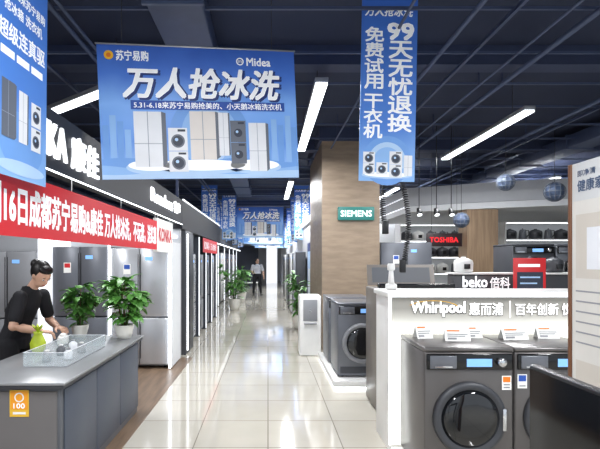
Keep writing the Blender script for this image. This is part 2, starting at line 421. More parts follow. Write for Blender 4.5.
def banner_tall_mesh(kind=0):
    W,H=0.45,1.5; mb=MB(); mb.box(0,W,0,0.006,0,H,M_bB); o=0.001
    X=lambda f:f*W
    Z=lambda f:H-f*H
    if kind==0:
        for r_,m_,k_ in ((.44,M_pm,.0),(.33,M_pl,.0003),(.24,M_pb,.0005)):
            mb.disc(X(.5),Z(.89),W*r_,m_,o+k_,W*r_*1.0,32)
        mb.rect(X(.06),X(.94),Z(.985),Z(.93),M_pb,o+.0007)
        mb.disc(X(.5),Z(.968),W*.45,M_pl,o+.0009,0.028,28); mb.disc(X(.5),Z(.965),W*.40,M_txt_white,o+.0011,0.02,28)
        mb.text('万人抢冰洗',X(.06),Z(.118),X(.84),0.075,M_txt_white,o,.025,.12)
        mb.text('99',X(.47),Z(.242),X(.46),0.13,M_txt_white,o+.001,.045)
        for i,c in enumerate('天无忧退换'):
            mb.text(c,X(.50),Z(.342+i*.098),X(.42),0.136,M_txt_white,o+.001,.026)
        for i,c in enumerate('免费试用'):
            mb.text(c,X(.07),Z(.255+i*.084),X(.33),0.115,M_txt_white,o+.001,.024)
        for i,c in enumerate('干衣机'):
            mb.text(c,X(.07),Z(.61+i*.08),X(.33),0.11,M_txt_white,o+.001,.024)
        p=o+.002
        pic_washer(mb,X(.07),X(.28),Z(.965),Z(.905),M_psil,p); pic_washer(mb,X(.07),X(.28),Z(.904),Z(.845),M_psil,p)
        pic_washer(mb,X(.31),X(.51),Z(.965),Z(.90),M_psil,p)
        pic_washer(mb,X(.54),X(.77),Z(.98),Z(.91),M_psil,p); pic_washer(mb,X(.54),X(.77),Z(.909),Z(.84),M_psil,p)
        pic_fridge(mb,X(.80),X(.95),Z(.97),Z(.86),M_psil,p,False)
    else:
        mb.disc(X(.5),Z(.88),W*.42,M_pm,o,0.15,28)
        mb.disc(X(.5),Z(.965),W*.45,M_pl,o+.0006,0.035,28)
        mb.text('万人抢冰洗',X(.1),Z(.16),X(.76),0.1,M_txt_white,o,.03,.1)
        mb.text('5.31-6.18来苏宁易购',X(.06),Z(.425),X(.88),0.05,M_txt_white,o,.02)
        mb.text('抢冰箱 洗衣机',X(.16),Z(.48),X(.72),0.055,M_txt_white,o,.02)
        mb.text('超级连真驱',X(.06),Z(.575),X(.88),0.09,M_txt_white,o,.02)
        for i in range(3): mb.rect(X(.1+i*.28),X(.34+i*.28),Z(.625),Z(.60),M_txt_white,o)
        p=o+.002
        pic_fridge(mb,X(.12),X(.34),Z(.88),Z(.70),M_pgrey,p); pic_fridge(mb,X(.42),X(.58),Z(.88),Z(.71),M_psil,p)
        pic_washer(mb,X(.66),X(.86),Z(.89),Z(.81),M_psil,p); pic_washer(mb,X(.66),X(.86),Z(.805),Z(.725),M_psil,p)
    return mb.mesh('hanging_banner')
ME_W=banner_wide_mesh(); ME_T=banner_tall_mesh(0); ME_T1=banner_tall_mesh(1)
def hang(me,W,H,origin,right,up,label):
    r=Vector(right).normalized(); u=Vector(up).normalized(); u=(u-r*u.dot(r)).normalized()
    n=r.cross(u)
    o=bpy.data.objects.new('hanging_banner',me); COL.objects.link(o)
    M=Matrix((( r.x,-n.x,u.x,origin[0]),(r.y,-n.y,u.y,origin[1]),(r.z,-n.z,u.z,origin[2]),(0,0,0,1)))
    o.matrix_world=M
    tag(o,label,'banner','promotional ceiling banners')
    rod=MB().tube([(-0.01,0.003,H+0.008),(W+0.01,0.003,H+0.008)],0.008,M_silver,8); part(rod,'top_rail',o)
    Mi=M.inverted()
    for fx in (0.12,0.88):
        top=M@Vector((fx*W,0.003,H+0.014)); end=Vector((top.x,top.y,CZ))
        if end.z>top.z+0.01: part(MB().tube([Mi@top,Mi@end],0.0025,M_black,6),'hanging_cord',o)
    return o
bA=hang(ME_W,1.5,1.0,(-1.225,3.33,2.095),(1.46,0.27,0.065),(0.0,0,1),'wide blue promotional banner with white headline and printed fridges')
bB=hang(ME_T,0.45,1.5,(0.725,3.6,2.135),(1,0.02,-0.02),(-0.05,0,1),'tall blue promotional banner with white vertical text')
bC=hang(ME_T1,0.45,1.5,(-1.235,2.02,1.90),(0.015,0.45,0),(0.01,0,1),'tall blue promotional banner hanging edge-on to the aisle')
for x,y,z in ((-1.88,12.7,2.12),(-1.45,14.2,2.15),(-1.90,16.0,2.15),(0.74,12.7,2.1),(-1.75,19.0,2.15),(0.75,15.0,2.12),(0.75,18.3,2.12),(-1.7,22.5,2.15),(0.8,22.5,2.12)):
    hang(ME_T,0.45,1.5,(x,y,z),(1,0,0),(0,0,1),'tall blue promotional banner hung along the store aisle')
for x,y,z in ((-1.0,14.6,2.22),(-0.95,17.4,2.12),(-0.75,20.3,2.15),(-0.7,24,2.15)):
    hang(ME_W,1.5,1.0,(x,y,z),(1,0,0),(0,0,1),'wide blue promotional banner hung across the store aisle')

# ------------------------------------------------------------ appliances
FC=[0]
def fridge(loc,rz,w=0.84,d=0.62,h=1.75,m=None,side=None,label='',group='display refrigerators'):
    m=m or M_darksteel; side=side or M_dark; FC[0]+=1
    t=thing('refrigerator',label,'refrigerator',loc,rz,group)
    part(MB().box(-w/2,w/2,0.03,d,0.03,h,side,0.008),'cabinet_body',t)
    g=0.004
    rows=[(0.06,h*0.42),(h*0.42+0.02,h-0.004)]
    for (z0,z1) in rows:
        for s in (0,1):
            x0=-w/2+g if s==0 else g; x1=-g if s==0 else w/2-g
            dr=part(MB().box(x0,x1,-0.03,0.028,z0,z1,m,0.008),'door',t)
            hx=-0.022 if s==0 else 0.012
            part(MB().box(hx,hx+0.01,-0.036,-0.0305,z0+0.08,z1-0.08,M_black,0.002),'handle',dr)
    for sx in (-1,1):
        for yy in (0.08,d-0.08): part(MB().lathe((sx*(w/2-0.07),yy,0.0),(0,0,1),[(0.02,0),(0.018,0.031)],M_black,12),'foot',t)
    part(MB().box(0.08,0.18,-0.0325,-0.0305,h-0.17,h-0.12,M_screen),'display',t)
    mm=(M_orange,M_txt_blue,M_redsign,M_leaf2)[FC[0]%4]
    part(MB().box(-0.22,-0.12,-0.0325,-0.0305,h-0.36,h-0.22,M_paper).rect(-0.21,-0.13,h-0.29,h-0.23,mm,0.0332),'sticker',t)
    return t
def washer(loc,rz,w=0.6,d=0.58,h=0.85,m=None,label='',group='display washing machines',ring=None):
    m=m or M_slate; ring=ring or M_darksteel
    t=thing('washing_machine',label,'washing machine',loc,rz,group)
    part(MB().box(-w/2,w/2,0.0,d,0.02,h-0.03,m,0.012),'cabinet_body',t)
    part(MB().box(-w/2-0.002,w/2+0.002,-0.004,d,h-0.0295,h,m,0.01),'top_plate',t)
    part(MB().box(-w/2+0.012,w/2-0.012,-0.016,-0.0005,h-0.14,h-0.04,M_gloss_black,0.005),'control_panel',t)
    part(MB().box(-0.02,0.14,-0.0185,-0.0165,h-0.12,h-0.07,M_screen),'display',t)
    part(MB().lathe((w/2-0.085,-0.0165,h-0.09),(0,-1,0),[(0.028,0),(0.028,0.018),(0.024,0.024),(0.0,0.025)],M_chrome,24),'knob',t)
    dr=part(MB().box(-w/2+0.03,-w/2+0.2,-0.024,-0.0165,h-0.132,h-0.05,M_darksteel,0.004),'detergent_drawer',t)
    part(MB().box(-w/2+0.06,-w/2+0.17,-0.027,-0.0243,h-0.125,h-0.115,M_chrome),'handle',dr)
    zc=0.41; R=w*0.41
    door=part(MB().lathe((0,-0.0005,zc),(0,-1,0),[(R,0),(R,0.018),(R*0.97,0.032),(R*0.86,0.038),(R*0.80,0.024),(R*0.6,0.023)],ring,56),'door',t)
    part(MB().lathe((0,-0.025,zc),(0,-1,0),[(R*0.79,0),(R*0.7,0.012),(R*0.45,0.022),(R*0.15,0.026),(0.0,0.0262)],M_glass,48),'door_glass',door)
    part(MB().box(R*0.84,R*0.94,-0.046,-0.039,zc-0.07,zc+0.07,M_chrome,0.004),'handle',door)
    for sx in (-1,1):
        for yy in (0.06,d-0.06): part(MB().lathe((sx*(w/2-0.06),yy,0),(0,0,1),[(0.022,0),(0.02,0.022)],M_black,12),'foot',t)
    part(MB().box(-w/2+0.03,w/2-0.03,-0.003,-0.0004,0.05,0.13,M_dark,0.001),'kick_plate',t)
    return t

# shop zone back wall (left)
trim(-6.99,-1.36,6.95,7.05,0,2.1,M_wall_grey)
trim(-3.12,-3.04,6.1,6.94,0.01,1.9,M_white_lit)
trim(-2.99,-1.4,6.9,6.945,1.84,1.87,M_led)
trim(-1.345,-1.325,6.2,6.8,0.02,1.75,M_wall_white)
trim(-2.19,-2.175,6.16,6.2,0.02,1.72,M_led)
trim(-1.355,-1.335,6.14,6.19,0.02,1.72,M_led)
fridge((-1.77,6.22,0.004),0,0.8,0.62,1.66,M_silver,M_mid,'silver grey four-door refrigerator against the lit back panel')
fridge((-2.59,6.22,0.004),0,0.76,0.62,1.68,M_darksteel,M_dark,'dark grey four-door refrigerator beside a silver one')
fridge((-3.6,6.22,0.004),0,0.84,0.62,1.62,M_mid,M_dark,'mid grey four-door refrigerator in the open shop zone')
fridge((-4.55,6.22,0.004),0,0.84,0.62,1.7,M_darksteel,M_dark,'dark grey four-door refrigerator in the open shop zone')
# fascia with letters
trim(-1.42,-1.32,1.6,6.9,2.05,2.42,M_fascia)
trim(-1.319,-1.31,1.6,6.9,2.04,2.048,M_led)
trim(-1.46,-1.32,6.92,12.3,1.98,2.42,M_fascia)
trim(-1.318,-1.30,6.92,12.3,2.42,2.44,M_white_lit)
for y in (1.65,4.2,6.82): trim(-1.40,-1.36,y,y+0.04,2.42,3.42,M_beam)
mb=MB().text('KONKA',0,0,0.68,0.20,M_txt_lit,0,0.03,depth=0.015)
solo(mb,'sign_lettering','illuminated white latin channel letters on a dark fascia','sign',(-1.30,2.24,2.13),90)
mb=MB().text('康佳',0,0,0.47,0.225,M_txt_lit,0,0.018,depth=0.015)
solo(mb,'sign_lettering','illuminated white Chinese channel letters on a dark fascia','sign',(-1.30,3.00,2.115),90)
solo(MB().text('Ronshen',0,0,1.1,0.15,M_txt_lit,0,0.03,depth=0.015).text('容声',1.22,0,0.42,0.16,M_txt_lit,0,0.02,depth=0.015),'sign_lettering','white channel letters further along the dark fascia','sign',(-1.30,5.05,2.17),90)
# red banner
mb=MB(); mb.box(0,3.65,0,0.004,0,0.33,M_red)
mb.text('5月31日-6月',0.03,0.06,0.56,0.2,M_txt_white,0.002,0.015)
mb.text('16日成都苏宁易购&康佳 万人抢冰洗，不玩套，送实惠',0.62,0.06,2.98,0.2,M_txt_white,0.002,0.028)
c=solo(mb,'fabric_banner','long red fabric banner with white text strung under the fascia','banner',(-1.29,1.58,1.62),90)
for x in (0.05,1.4,2.4,3.6): part(MB().tube([(x,0.01,0.331),(x,0.01,0.425)],0.003,M_white,6),'hanging_cord',c)
mb=MB().box(0,0.86,0,0.05,0,0.4,M_paper,0.004).text('KONKA',0.08,0.13,0.7,0.16,M_redsign,0.002,0.04)
c=solo(mb,'hanging_sign','small white sign with red letters hung under the fascia','sign',(-1.31,5.32,1.60),90)
for x in (0.1,0.76): part(MB().tube([(x,0.02,0.401),(x,0.02,0.445)],0.003,M_white,6),'hanging_cord',c)
mb=MB(); mb.box(0,2.6,0,0.004,0,0.3,M_redsign); mb.text('KONKA',0.2,0.07,0.8,0.16,M_txt_white,0.002,0.02); mb.text('万人抢冰洗',1.2,0.07,1.1,0.16,M_txt_white,0.002,0.02)
c=solo(mb,'fabric_banner','short red banner fixed under the dark fascia','banner',(-1.33,9.2,1.66),90)
for x in (0.05,2.5): part(MB().tube([(x,0.01,0.301),(x,0.01,0.32)],0.003,M_white,6),'hanging_cord',c)

# lit side cabinet
t=thing('display_cabinet','dark tall partition cabinet with a vertical light strip','cabinet',(-1.3,7.1,0),90)
part(MB().box(0,0.72,0.0,0.7,0,1.97,M_dark,0.005),'cabinet_body',t)
part(MB().box(0.12,0.18,-0.012,-0.0005,0.05,1.92,M_led),'light_strip',t)
part(MB().box(0.22,0.68,-0.01,-0.0005,0.1,1.9,M_dark,0.002),'door',t)
yy=8.28
for i in range(4):
    m=(M_silver,M_mid,M_darksteel,M_steel)[i]
    fridge((-1.42,yy,0),90,0.80,0.62,1.62,m,M_dark,'four-door refrigerator facing the aisle between glowing strips'); yy+=0.98
for i in range(5):
    y=7.86+i*0.98
    trim(-2.0,-1.36,y-0.02,y+0.02,0,1.97,M_wall_dark); trim(-1.359,-1.345,y-0.02,y+0.02,0.02,1.95,M_white_lit)
trim(-1.7,-1.5,12.4,24,2.0,2.5,M_fascia)
trim(-2.4,-2.3,12.4,26,0,2.0,M_wall_dark)
yy=13.0
for i in range(10):
    fridge((-1.66,yy,0),90,0.82,0.58,1.75,(M_dark,M_steel,M_darksteel,M_white,M_slate)[i%5],M_dark,'refrigerator in the distant row along the aisle')
    if i%2==1: trim(-1.62,-1.6,yy+0.46,yy+0.55,0.02,1.96,M_white_lit)
    yy+=1.05
trim(-1.49,-1.47,12.4,24,1.97,1.995,M_led)

# ------------------------------------------------------------ reception counter
t=thing('reception_counter','grey reception counter in front of the shop zone','counter',(0,0,0.004))
part(MB().box(-1.93,-1.29,2.80,4.44,0.0,0.705,M_slate,0.006),'counter_body',t)
part(MB().box(-1.99,-1.25,2.75,4.49,0.7055,0.728,M_dark,0.003),'top_edge',t)
part(MB().box(-2.0,-1.24,2.74,4.5,0.7285,0.746,mat('counter_top',(134,136,138),0.25),0.004),'countertop',t)
part(MB().box(-1.91,-1.31,2.79,2.7995,0.05,0.68,mat('counter_front',(108,106,106),0.5),0.0),'end_panel',t)
for i in range(3):
    y0=2.84+i*0.535; part(MB().box(-1.2895,-1.28,y0,y0+0.525,0.06,0.68,mat('counter_side',(68,75,88),0.45),0.003),'side_panel',t)
st=MB().rect(0,0.12,0,0.165,M_gold,0).rect(0.006,0.114,0.045,0.159,mat('amber',(240,160,40),0.5),0.0006)
st.disc(0.06,0.12,0.03,M_paper,0.0012); st.disc(0.06,0.12,0.022,MATS['amber'],0.0018); st.text('100',0.025,0.052,0.07,0.032,M_txt_white,0.0014,0.03); st.rect(0.02,0.1,0.015,0.03,M_paper,0.0006)
o=part(st,'sticker',t,'golden card reading 100'); o.location=(-1.60,2.786,0.525)
tray=thing('acrylic_box','clear acrylic display box on the counter','display box',(-1.56,3.52,0.7505))
L,Wd,Ht=0.75,0.30,0.10
part(MB().box(-Wd/2,Wd/2,-L/2,L/2,0,0.005,M_mid),'base_plate',tray)
for s in (-1,1):
    part(MB().box(s*Wd/2-0.002,s*Wd/2+0.002,-L/2,L/2,0.0055,Ht,M_clear),'acrylic_side',tray); part(MB().box(-Wd/2+0.004,Wd/2-0.004,s*L/2-0.002,s*L/2+0.002,0.0055,Ht,M_clear),'acrylic_side',tray)
r=MB()
for s in (-1,1):
    r.box(s*Wd/2-0.003,s*Wd/2+0.003,-L/2-0.003,L/2+0.003,Ht+0.0005,Ht+0.003,M_psil); r.box(-Wd/2+0.004,Wd/2-0.004,s*L/2-0.003,s*L/2+0.003,Ht+0.0005,Ht+0.003,M_psil)
part(r,'rim',tray)
def bottle(x,y,z,r_,h_,m,cap,lab):
    t=thing('bottle',lab,'bottle',(x,y,z),0,'small bottles on the counter')
    part(MB().lathe((0,0,0),(0,0,1),[(r_*0.9,0),(r_,0.01),(r_,h_*0.62),(r_*0.45,h_*0.8),(r_*0.4,h_*0.86)],m,18),'bottle_body',t)
    part(MB().lathe((0,0,h_*0.861),(0,0,1),[(r_*0.5,0),(r_*0.5,h_*0.12),(0,h_*0.125)],cap,14),'cap',t)
for i,(x,y) in enumerate(((-1.62,3.3),(-1.5,3.38),(-1.62,3.52),(-1.5,3.62),(-1.62,3.74))):
    bottle(x,y,0.7562,0.032,0.085,(M_mid,M_psil,M_slate)[i%3],(M_white,M_mid,M_white)[i%3],'small plastic bottle standing in a clear box')
vz=thing('vase','yellow-green vase with short leaves on the counter','vase',(-1.86,3.64,0.7505))
part(MB().lathe((0,0,0),(0,0,1),[(0.035,0),(0.055,0.03),(0.06,0.08),(0.04,0.13),(0.03,0.15),(0.038,0.17),(0.03,0.17),(0.026,0.155)],M_leaf2,24),'vase_body',vz)
def leaf(mb,base,dirv,length,width,m,droop=0.4):
    d=Vector(dirv).normalized(); side=d.cross(Vector((0,0,1)))
    if side.length<0.05: side=Vector((1,0,0))
    side.normalize(); n=5; vs=[]; fs=[]; p=Vector(base); cur=d.copy()
    for i in range(n+1):
        t_=i/n; w_=width*math.sin(math.pi*min(1,t_*0.92+0.06))**0.8
        up=side.cross(cur).normalized()
        vs+= [p-side*w_+up*w_*0.3, p, p+side*w_+up*w_*0.3]
        cur=(cur+Vector((0,0,-droop/n))).normalized(); p=p+cur*(length/n)
    for i in range(n):
        a=i*3; fs+=[(a,a+1,a+4,a+3),(a+1,a+2,a+5,a+4)]
    mb.add(vs,fs,m,True)
lf=MB()
for k in range(9): leaf(lf,(0,0,0.16),(math.cos(k*0.7),math.sin(k*0.7),1.6),0.09,0.012,M_leaf2,0.5)
part(lf,'foliage',vz)
def plant(loc,h,spread,nleaf,ll,lw,m,label,pot_r=0.08,pot_h=0.12,name='potted_plant',potm=None,seed=1,ns=9):
    rd=random.Random(seed); t=thing(name,label,'potted plant',loc); potm=potm or M_pot
    part(MB().lathe((0,0,0),(0,0,1),[(pot_r*0.7,0),(pot_r*0.85,pot_h*0.4),(pot_r,pot_h*0.92),(pot_r*1.05,pot_h),(pot_r*0.9,pot_h),(pot_r*0.88,pot_h*0.9)],potm,28),'pot',t)
    part(MB().lathe((0,0,pot_h*0.9),(0,0,1),[(pot_r*0.86,0.001),(pot_r*0.5,0.008),(0,0.01)],M_soil,20),'soil',t)
    st=MB(); lf=MB(); tips=[]
    for k in range(ns):
        a=6.283*k/ns+rd.uniform(-.3,.3); rr=spread*(0.25+0.65*rd.random()); z=h*(0.5+0.45*rd.random())
        p0=Vector((0.02*math.cos(a),0.02*math.sin(a),pot_h*0.9)); p3=Vector((rr*math.cos(a),rr*math.sin(a),z))
        pts=[p0, p0.lerp(p3,0.4)+Vector((0,0,z*0.12)), p3]
        st.tube(pts,[0.006,0.005,0.003],M_stem if k%2 else m,6); tips.append((pts,a))
    for i in range(nleaf):
        pts,a=tips[i%len(tips)]; t_=rd.uniform(0.25,1); base=pts[1].lerp(pts[2],t_) if rd.random()<0.8 else pts[0].lerp(pts[1],t_)
        a2=a+rd.uniform(-1.6,1.6)
        leaf(lf,base,(math.cos(a2),math.sin(a2),rd.uniform(-0.1,0.9)),ll*rd.uniform(0.7,1.15),lw*rd.uniform(0.8,1.1),m,rd.uniform(0.5,1.3))
    part(st,'stem',t); part(lf,'foliage',t); return t
plant((-1.38,4.32,0.7505),0.64,0.20,200,0.16,0.042,M_leaf,'large bushy green houseplant in a white pot on the counter',0.09,0.13,seed=3,ns=14)
plant((-1.83,4.38,0.7505),0.55,0.13,140,0.13,0.036,M_leaf,'smaller green houseplant in a white pot on the counter',0.08,0.12,seed=6,ns=11)
plant((-1.0,13.4,0),1.45,0.42,110,0.3,0.05,M_leaf,'tall green floor plant beside the aisle',0.18,0.35,seed=11)
plant((-0.95,16.0,0),1.4,0.4,100,0.3,0.05,M_leaf,'tall green floor plant beside the distant aisle',0.18,0.35,seed=12)
plant((0.66,9.9,0),1.35,0.25,90,0.26,0.045,M_leaf,'slim green floor plant beside the wood-clad column',0.14,0.3,seed=14)

# ------------------------------------------------------------ people
def remeshed(mb,name,voxel,smooth=3):
    me=mb.mesh('tmp'); ob=bpy.data.objects.new('tmp',me); COL.objects.link(ob)
    r=ob.modifiers.new('r','REMESH'); r.mode='VOXEL'; r.voxel_size=voxel; r.use_smooth_shade=True
    s=ob.modifiers.new('s','SMOOTH'); s.factor=0.5; s.iterations=smooth
    bpy.context.view_layer.update(); dg=bpy.context.evaluated_depsgraph_get()
    nm=bpy.data.meshes.new_from_object(ob.evaluated_get(dg)); nm.name=name
    nm.materials.clear(); nm.materials.append(mb.mats[0])
    nm.polygons.foreach_set('material_index',[0]*len(nm.polygons)); nm.polygons.foreach_set('use_smooth',[True]*len(nm.polygons))
    bpy.data.objects.remove(ob)
    o=bpy.data.objects.new(name,nm); COL.objects.link(o); return o
def limb(mb,pts,rad,m):
    mb.tube(pts,rad,m,14)
    for p,r in zip(pts,rad): mb.ell(p,(r,r,r),m,14,8)
def hand(mb,w,d,n,m,curl=0.5,sgn=1):
    w=Vector(w); d=Vector(d).normalized(); n=Vector(n); n=(n-d*n.dot(d)).normalized(); s=d.cross(n)*sgn
    mb.ell(w+d*0.045,(s*0.04,d*0.055,n*0.016),m)
    for i,L in enumerate((0.062,0.072,0.068,0.052)):
        b0=w+d*0.08+s*(0.03-0.02*i); b1=b0+(d*math.cos(curl)+n*math.sin(curl))*L*0.5; b2=b1+(d*math.cos(curl*2)+n*math.sin(curl*2))*L*0.5
        limb(mb,[b0,b1,b2],[0.0085,0.008,0.0068],m)
    b0=w+d*0.025+s*0.03; b1=b0+(d*0.6+s*0.7).normalized()*0.035+n*0.01; b2=b1+(d*0.9+s*0.2+n*0.4).normalized()*0.03
    limb(mb,[b0,b1,b2],[0.0115,0.0095,0.008],m)
def person(J,label,shirt,pants,voxel,female=True):
    V=Vector; F=V(J['fwd']).normalized(); S=V(J['side']).normalized(); f=V(J['face']).normalized()
    u=V((0,0,1)); u=(u-f*u.dot(f)).normalized(); s=f.cross(u); hc=V(J['head'])
    P,C,N=V(J['pelvis']),V(J['chest']),V(J['neck']); k=0.92 if female else 1.05; q=0.95 if female else 1.0
    def torso(mb,e,m):
        Wt=P.lerp(C,0.5)
        secs=[(P-V((0,0,0.07)),S*(0.12*k+e),F*(0.09+e)),(P,S*(0.165*k+e),F*(0.11+e)),(Wt,S*(0.13*k+e),F*(0.095+e)),(C,S*(0.16*k+e),F*(0.115+e)),
              (C.lerp(N,0.6),S*(0.155*k+e),F*(0.09+e)),(N,S*(0.07+e),F*(0.06+e))]
        mb.loft(secs,m)
    body=MB(); torso(body,-0.004,M_skin)
    limb(body,[N-V((0,0,0.02)),hc-u*0.06-f*0.015],[0.048,0.044],M_skin)
    body.ell(hc+u*0.012,(s*0.073*q,f*0.092*q,u*0.102*q),M_skin,20,14)
    body.ell(hc-u*0.045*q+f*0.022,(s*0.054*q,f*0.066*q,u*0.068*q),M_skin,20,14)
    body.ell(hc+f*0.095*q-u*0.02,(s*0.011,f*0.018,u*0.022),M_skin,10,8)
    for g in (-1,1): body.ell(hc+s*0.073*q*g-u*0.012-f*0.005,(s*0.009,f*0.018,u*0.03),M_skin,10,8)
    tops=MB(); torso(tops,0.008,shirt); tr=MB(); shoes=[]
    for side in ('L','R'):
        sh,el,wr=[V(J[a+side]) for a in ('sh','el','wr')]; hp,kn,an=[V(J[a+side]) for a in ('hp','kn','an')]
        limb(body,[sh,el,el.lerp(wr,0.35),wr],[0.052*k,0.042*k,0.042*k,0.027],M_skin)
        hand(body,wr,V(J['hd'+side]),V(J['hn'+side]),M_skin,J.get('curl',0.5),1 if side=='R' else -1)
        limb(body,[hp,kn,an],[0.075,0.05,0.036],M_skin)
        limb(tops,[sh,sh.lerp(el,0.72)],[0.066*k,0.062*k],shirt)
        limb(tr,[hp,kn,an+(kn-an).normalized()*0.03],[0.098*k,0.07,0.055],pants)
        zf=J.get('floor',0.0)
        sm=MB(); sm.ell(an+F*0.055+V((0,0,zf+0.042-an.z)),(F*0.13,F.cross(V((0,0,1)))*0.045,V((0,0,0.042))),M_black); shoes.append(sm)
    tops.loft([(N-V((0,0,0.02)),S*0.085,F*0.075),(N+V((0,0,0.03)),S*0.062,F*0.058)],shirt)
    tr.loft([(P+V((0,0,0.06)),S*(0.155*k),F*0.115),(P,S*(0.175*k),F*0.125),(P-V((0,0,0.09)),S*(0.165*k),F*0.12)],pants)
    bo=remeshed(body,'person',voxel); tag(bo,label,'person')
    for mb,nm in ((tops,'shirt'),(tr,'trousers')):
        o=remeshed(mb,nm,voxel*1.5); o.parent=bo
    for sm in shoes: part(sm,'shoe',bo)
    h=MB(); h.ell(hc+u*0.028-f*0.028,(s*0.084*q,f*0.096*q,u*0.104*q),M_hair,24,16)
    if female:
        h.ell(hc-f*0.115+u*0.04,(s*0.046,f*0.048,u*0.048),M_hair); h.ell(hc+f*0.022+u*0.072,(s*0.066,f*0.058,u*0.042),M_hair,20,12)
    part(h,'hair',bo)
    for g in (-1,1):
        part(MB().ell(hc+f*0.084*q+s*0.029*g+u*0.002,(s*0.012,f*0.006,u*0.0045),M_clothwhite,10,8).ell(hc+f*0.0885*q+s*0.029*g+u*0.002,(s*0.006,f*0.004,u*0.0045),M_black,8,6),'eye',bo)
        part(MB().ell(hc+f*0.087*q+s*0.029*g+u*0.02,(s*0.015,f*0.004,u*0.0022),M_brow,8,6),'eyebrow',bo)
    part(MB().ell(hc+f*0.084*q-u*0.056,(s*0.02,f*0.007,u*0.006),mat('lips',(188,104,96),0.5),10,6),'lips',bo)
    return bo
Jw=dict(fwd=(1,-0.25,0),side=(0.25,1,0),face=(0.80,-0.40,-0.62),head=(-2.04,4.05,1.365),neck=(-2.165,4.09,1.235),chest=(-2.24,4.11,1.06),pelvis=(-2.33,4.13,0.78),
 shR=(-2.17,3.94,1.175),elR=(-2.18,3.85,0.93),wrR=(-1.98,3.92,0.88),shL=(-2.13,4.26,1.17),elL=(-2.10,4.32,0.93),wrL=(-1.95,4.17,0.88),
 hdR=(0.95,0.3,-0.15),hnR=(0.1,0.0,-1),hdL=(0.9,-0.5,-0.1),hnL=(0.1,0,-1),hpR=(-2.33,4.04,0.74),hpL=(-2.31,4.22,0.74),
 knR=(-2.30,4.02,0.42),knL=(-2.28,4.22,0.42),anR=(-2.33,4.02,0.09),anL=(-2.31,4.22,0.09),curl=0.6,floor=0.004)
person(Jw,'woman with dark hair in a bun and black polo shirt',M_clothblack,M_clothblack,0.0045)
solo(MB().box(-0.045,0.045,-0.06,0.06,0,0.07,M_paper,0.014,3).ell((0,0,0.078),(0.03,0.04,0.018),M_paper),'tissue_pack','white tissue pack held over the counter','tissue',(-1.835,4.03,0.7505),20)

X,Y=-0.46,19.2
Jm=dict(fwd=(0.3,-1,0),side=(-1,-0.3,0),face=(0.5,-0.8,-0.1),head=(X,Y-0.02,1.44),neck=(X,Y,1.31),chest=(X,Y,1.15),pelvis=(X,Y,0.87),
 shR=(X-0.18,Y,1.25),elR=(X-0.24,Y+0.02,1.02),wrR=(X-0.17,Y-0.18,0.95),shL=(X+0.18,Y,1.25),elL=(X+0.25,Y+0.02,1.01),wrL=(X+0.28,Y-0.06,0.78),
 hdR=(0.6,-0.8,0.1),hnR=(0,0,-1),hdL=(0.1,-0.2,-1),hnL=(-1,0,0),hpR=(X-0.09,Y,0.81),hpL=(X+0.09,Y,0.81),
 knR=(X-0.13,Y-0.08,0.45),knL=(X+0.12,Y+0.04,0.45),anR=(X-0.17,Y-0.04,0.08),anL=(X+0.16,Y+0.1,0.08),curl=0.3)
person(Jm,'man in a white shirt and black trousers in the distant aisle',M_clothwhite,M_clothblack,0.008,False)

# ------------------------------------------------------------ far aisle
t=thing('display_table','low white display table at the far end of the aisle','table',(-1.0,20.8,0))
part(MB().box(-0.4,0.55,-0.3,0.3,0.42,0.47,M_white,0.01),'tabletop',t)
for a in (-0.36,0.51):
    for c_ in (-0.26,0.26): part(MB().box(a-0.02,a+0.02,c_-0.02,c_+0.02,0,0.4195,M_white),'leg',t)
trim(-2.3,-0.55,26.0,26.15,0,2.3,M_wall_dark); trim(-0.1,0.6,29.5,29.6,0,2.4,M_white_lit); trim(0.8,2.2,27,27.15,0,2.6,M_wall_white)
trim(-2.4,3,27.0,27.2,2.62,3.2,M_wall_white)
trim(0.98,1.08,9.7,25,0,2.5,M_wall_grey)
trim(0.93,0.975,9.7,25,2.4,2.5,M_white_lit)
for i,(m,lab) in enumerate(((M_steel,'silver refrigerator facing the distant aisle'),(M_white,'white refrigerator facing the distant aisle'),(M_dark,'black refrigerator facing the distant aisle'),(M_steel,'silver refrigerator facing the distant aisle'),(M_white,'white refrigerator facing the distant aisle'),(M_dark,'black refrigerator facing the distant aisle'))):
    fridge((0.66,11.6+i*1.3,0),-90,0.8,0.28,1.7,m,M_dark,lab)
mb=MB().box(0,0.9,0,0.02,0,1.9,M_txt_navy,0); mb.rect(0.1,0.8,0.3,1.7,M_pl,0.001); mb.rect(0.25,0.65,0.5,1.3,M_psil,0.002)
solo(mb,'wall_poster','tall navy poster panel on the aisle wall','poster',(0.955,10.9,0.0),-90)

# ------------------------------------------------------------ wood column
struct(MB().box(0.90,1.86,7.5,9.6,0,3.48,M_woodwall),'wall_column')
trim(0.85,1.91,7.45,9.65,3.481,CZ-0.001,M_beam)
mb=MB().box(0,0.60,0,0.05,0,0.22,mat('sign_green',(30,104,98),0.4,emit=0.25),0.004)
mb.text('SIEMENS',0.045,0.06,0.51,0.10,mat('sign_mint',(214,246,238),0.5,emit=0.5),0.003,0.035)
solo(mb,'lightbox_sign','green lit sign box with bright letters on the column','sign',(1.16,7.447,2.16),0)
t=thing('display_plinth','low white display plinth with glowing edge','plinth',(0,0,0))
part(MB().box(0.76,1.85,5.2,6.85,0.03,0.10,M_white,0.006),'plinth_top',t)
part(MB().box(0.78,1.83,5.22,6.83,0,0.0295,M_led),'light_strip',t)
washer((1.12,5.36,0.1005),0,0.58,0.60,0.89,M_darksteel,'dark silver front-loading washing machine on a glowing white plinth',ring=M_mid)
washer((1.11,6.12,0.1005),0,0.58,0.60,0.89,M_darksteel,'dark silver front-loading washing machine behind another on the plinth',ring=M_mid)
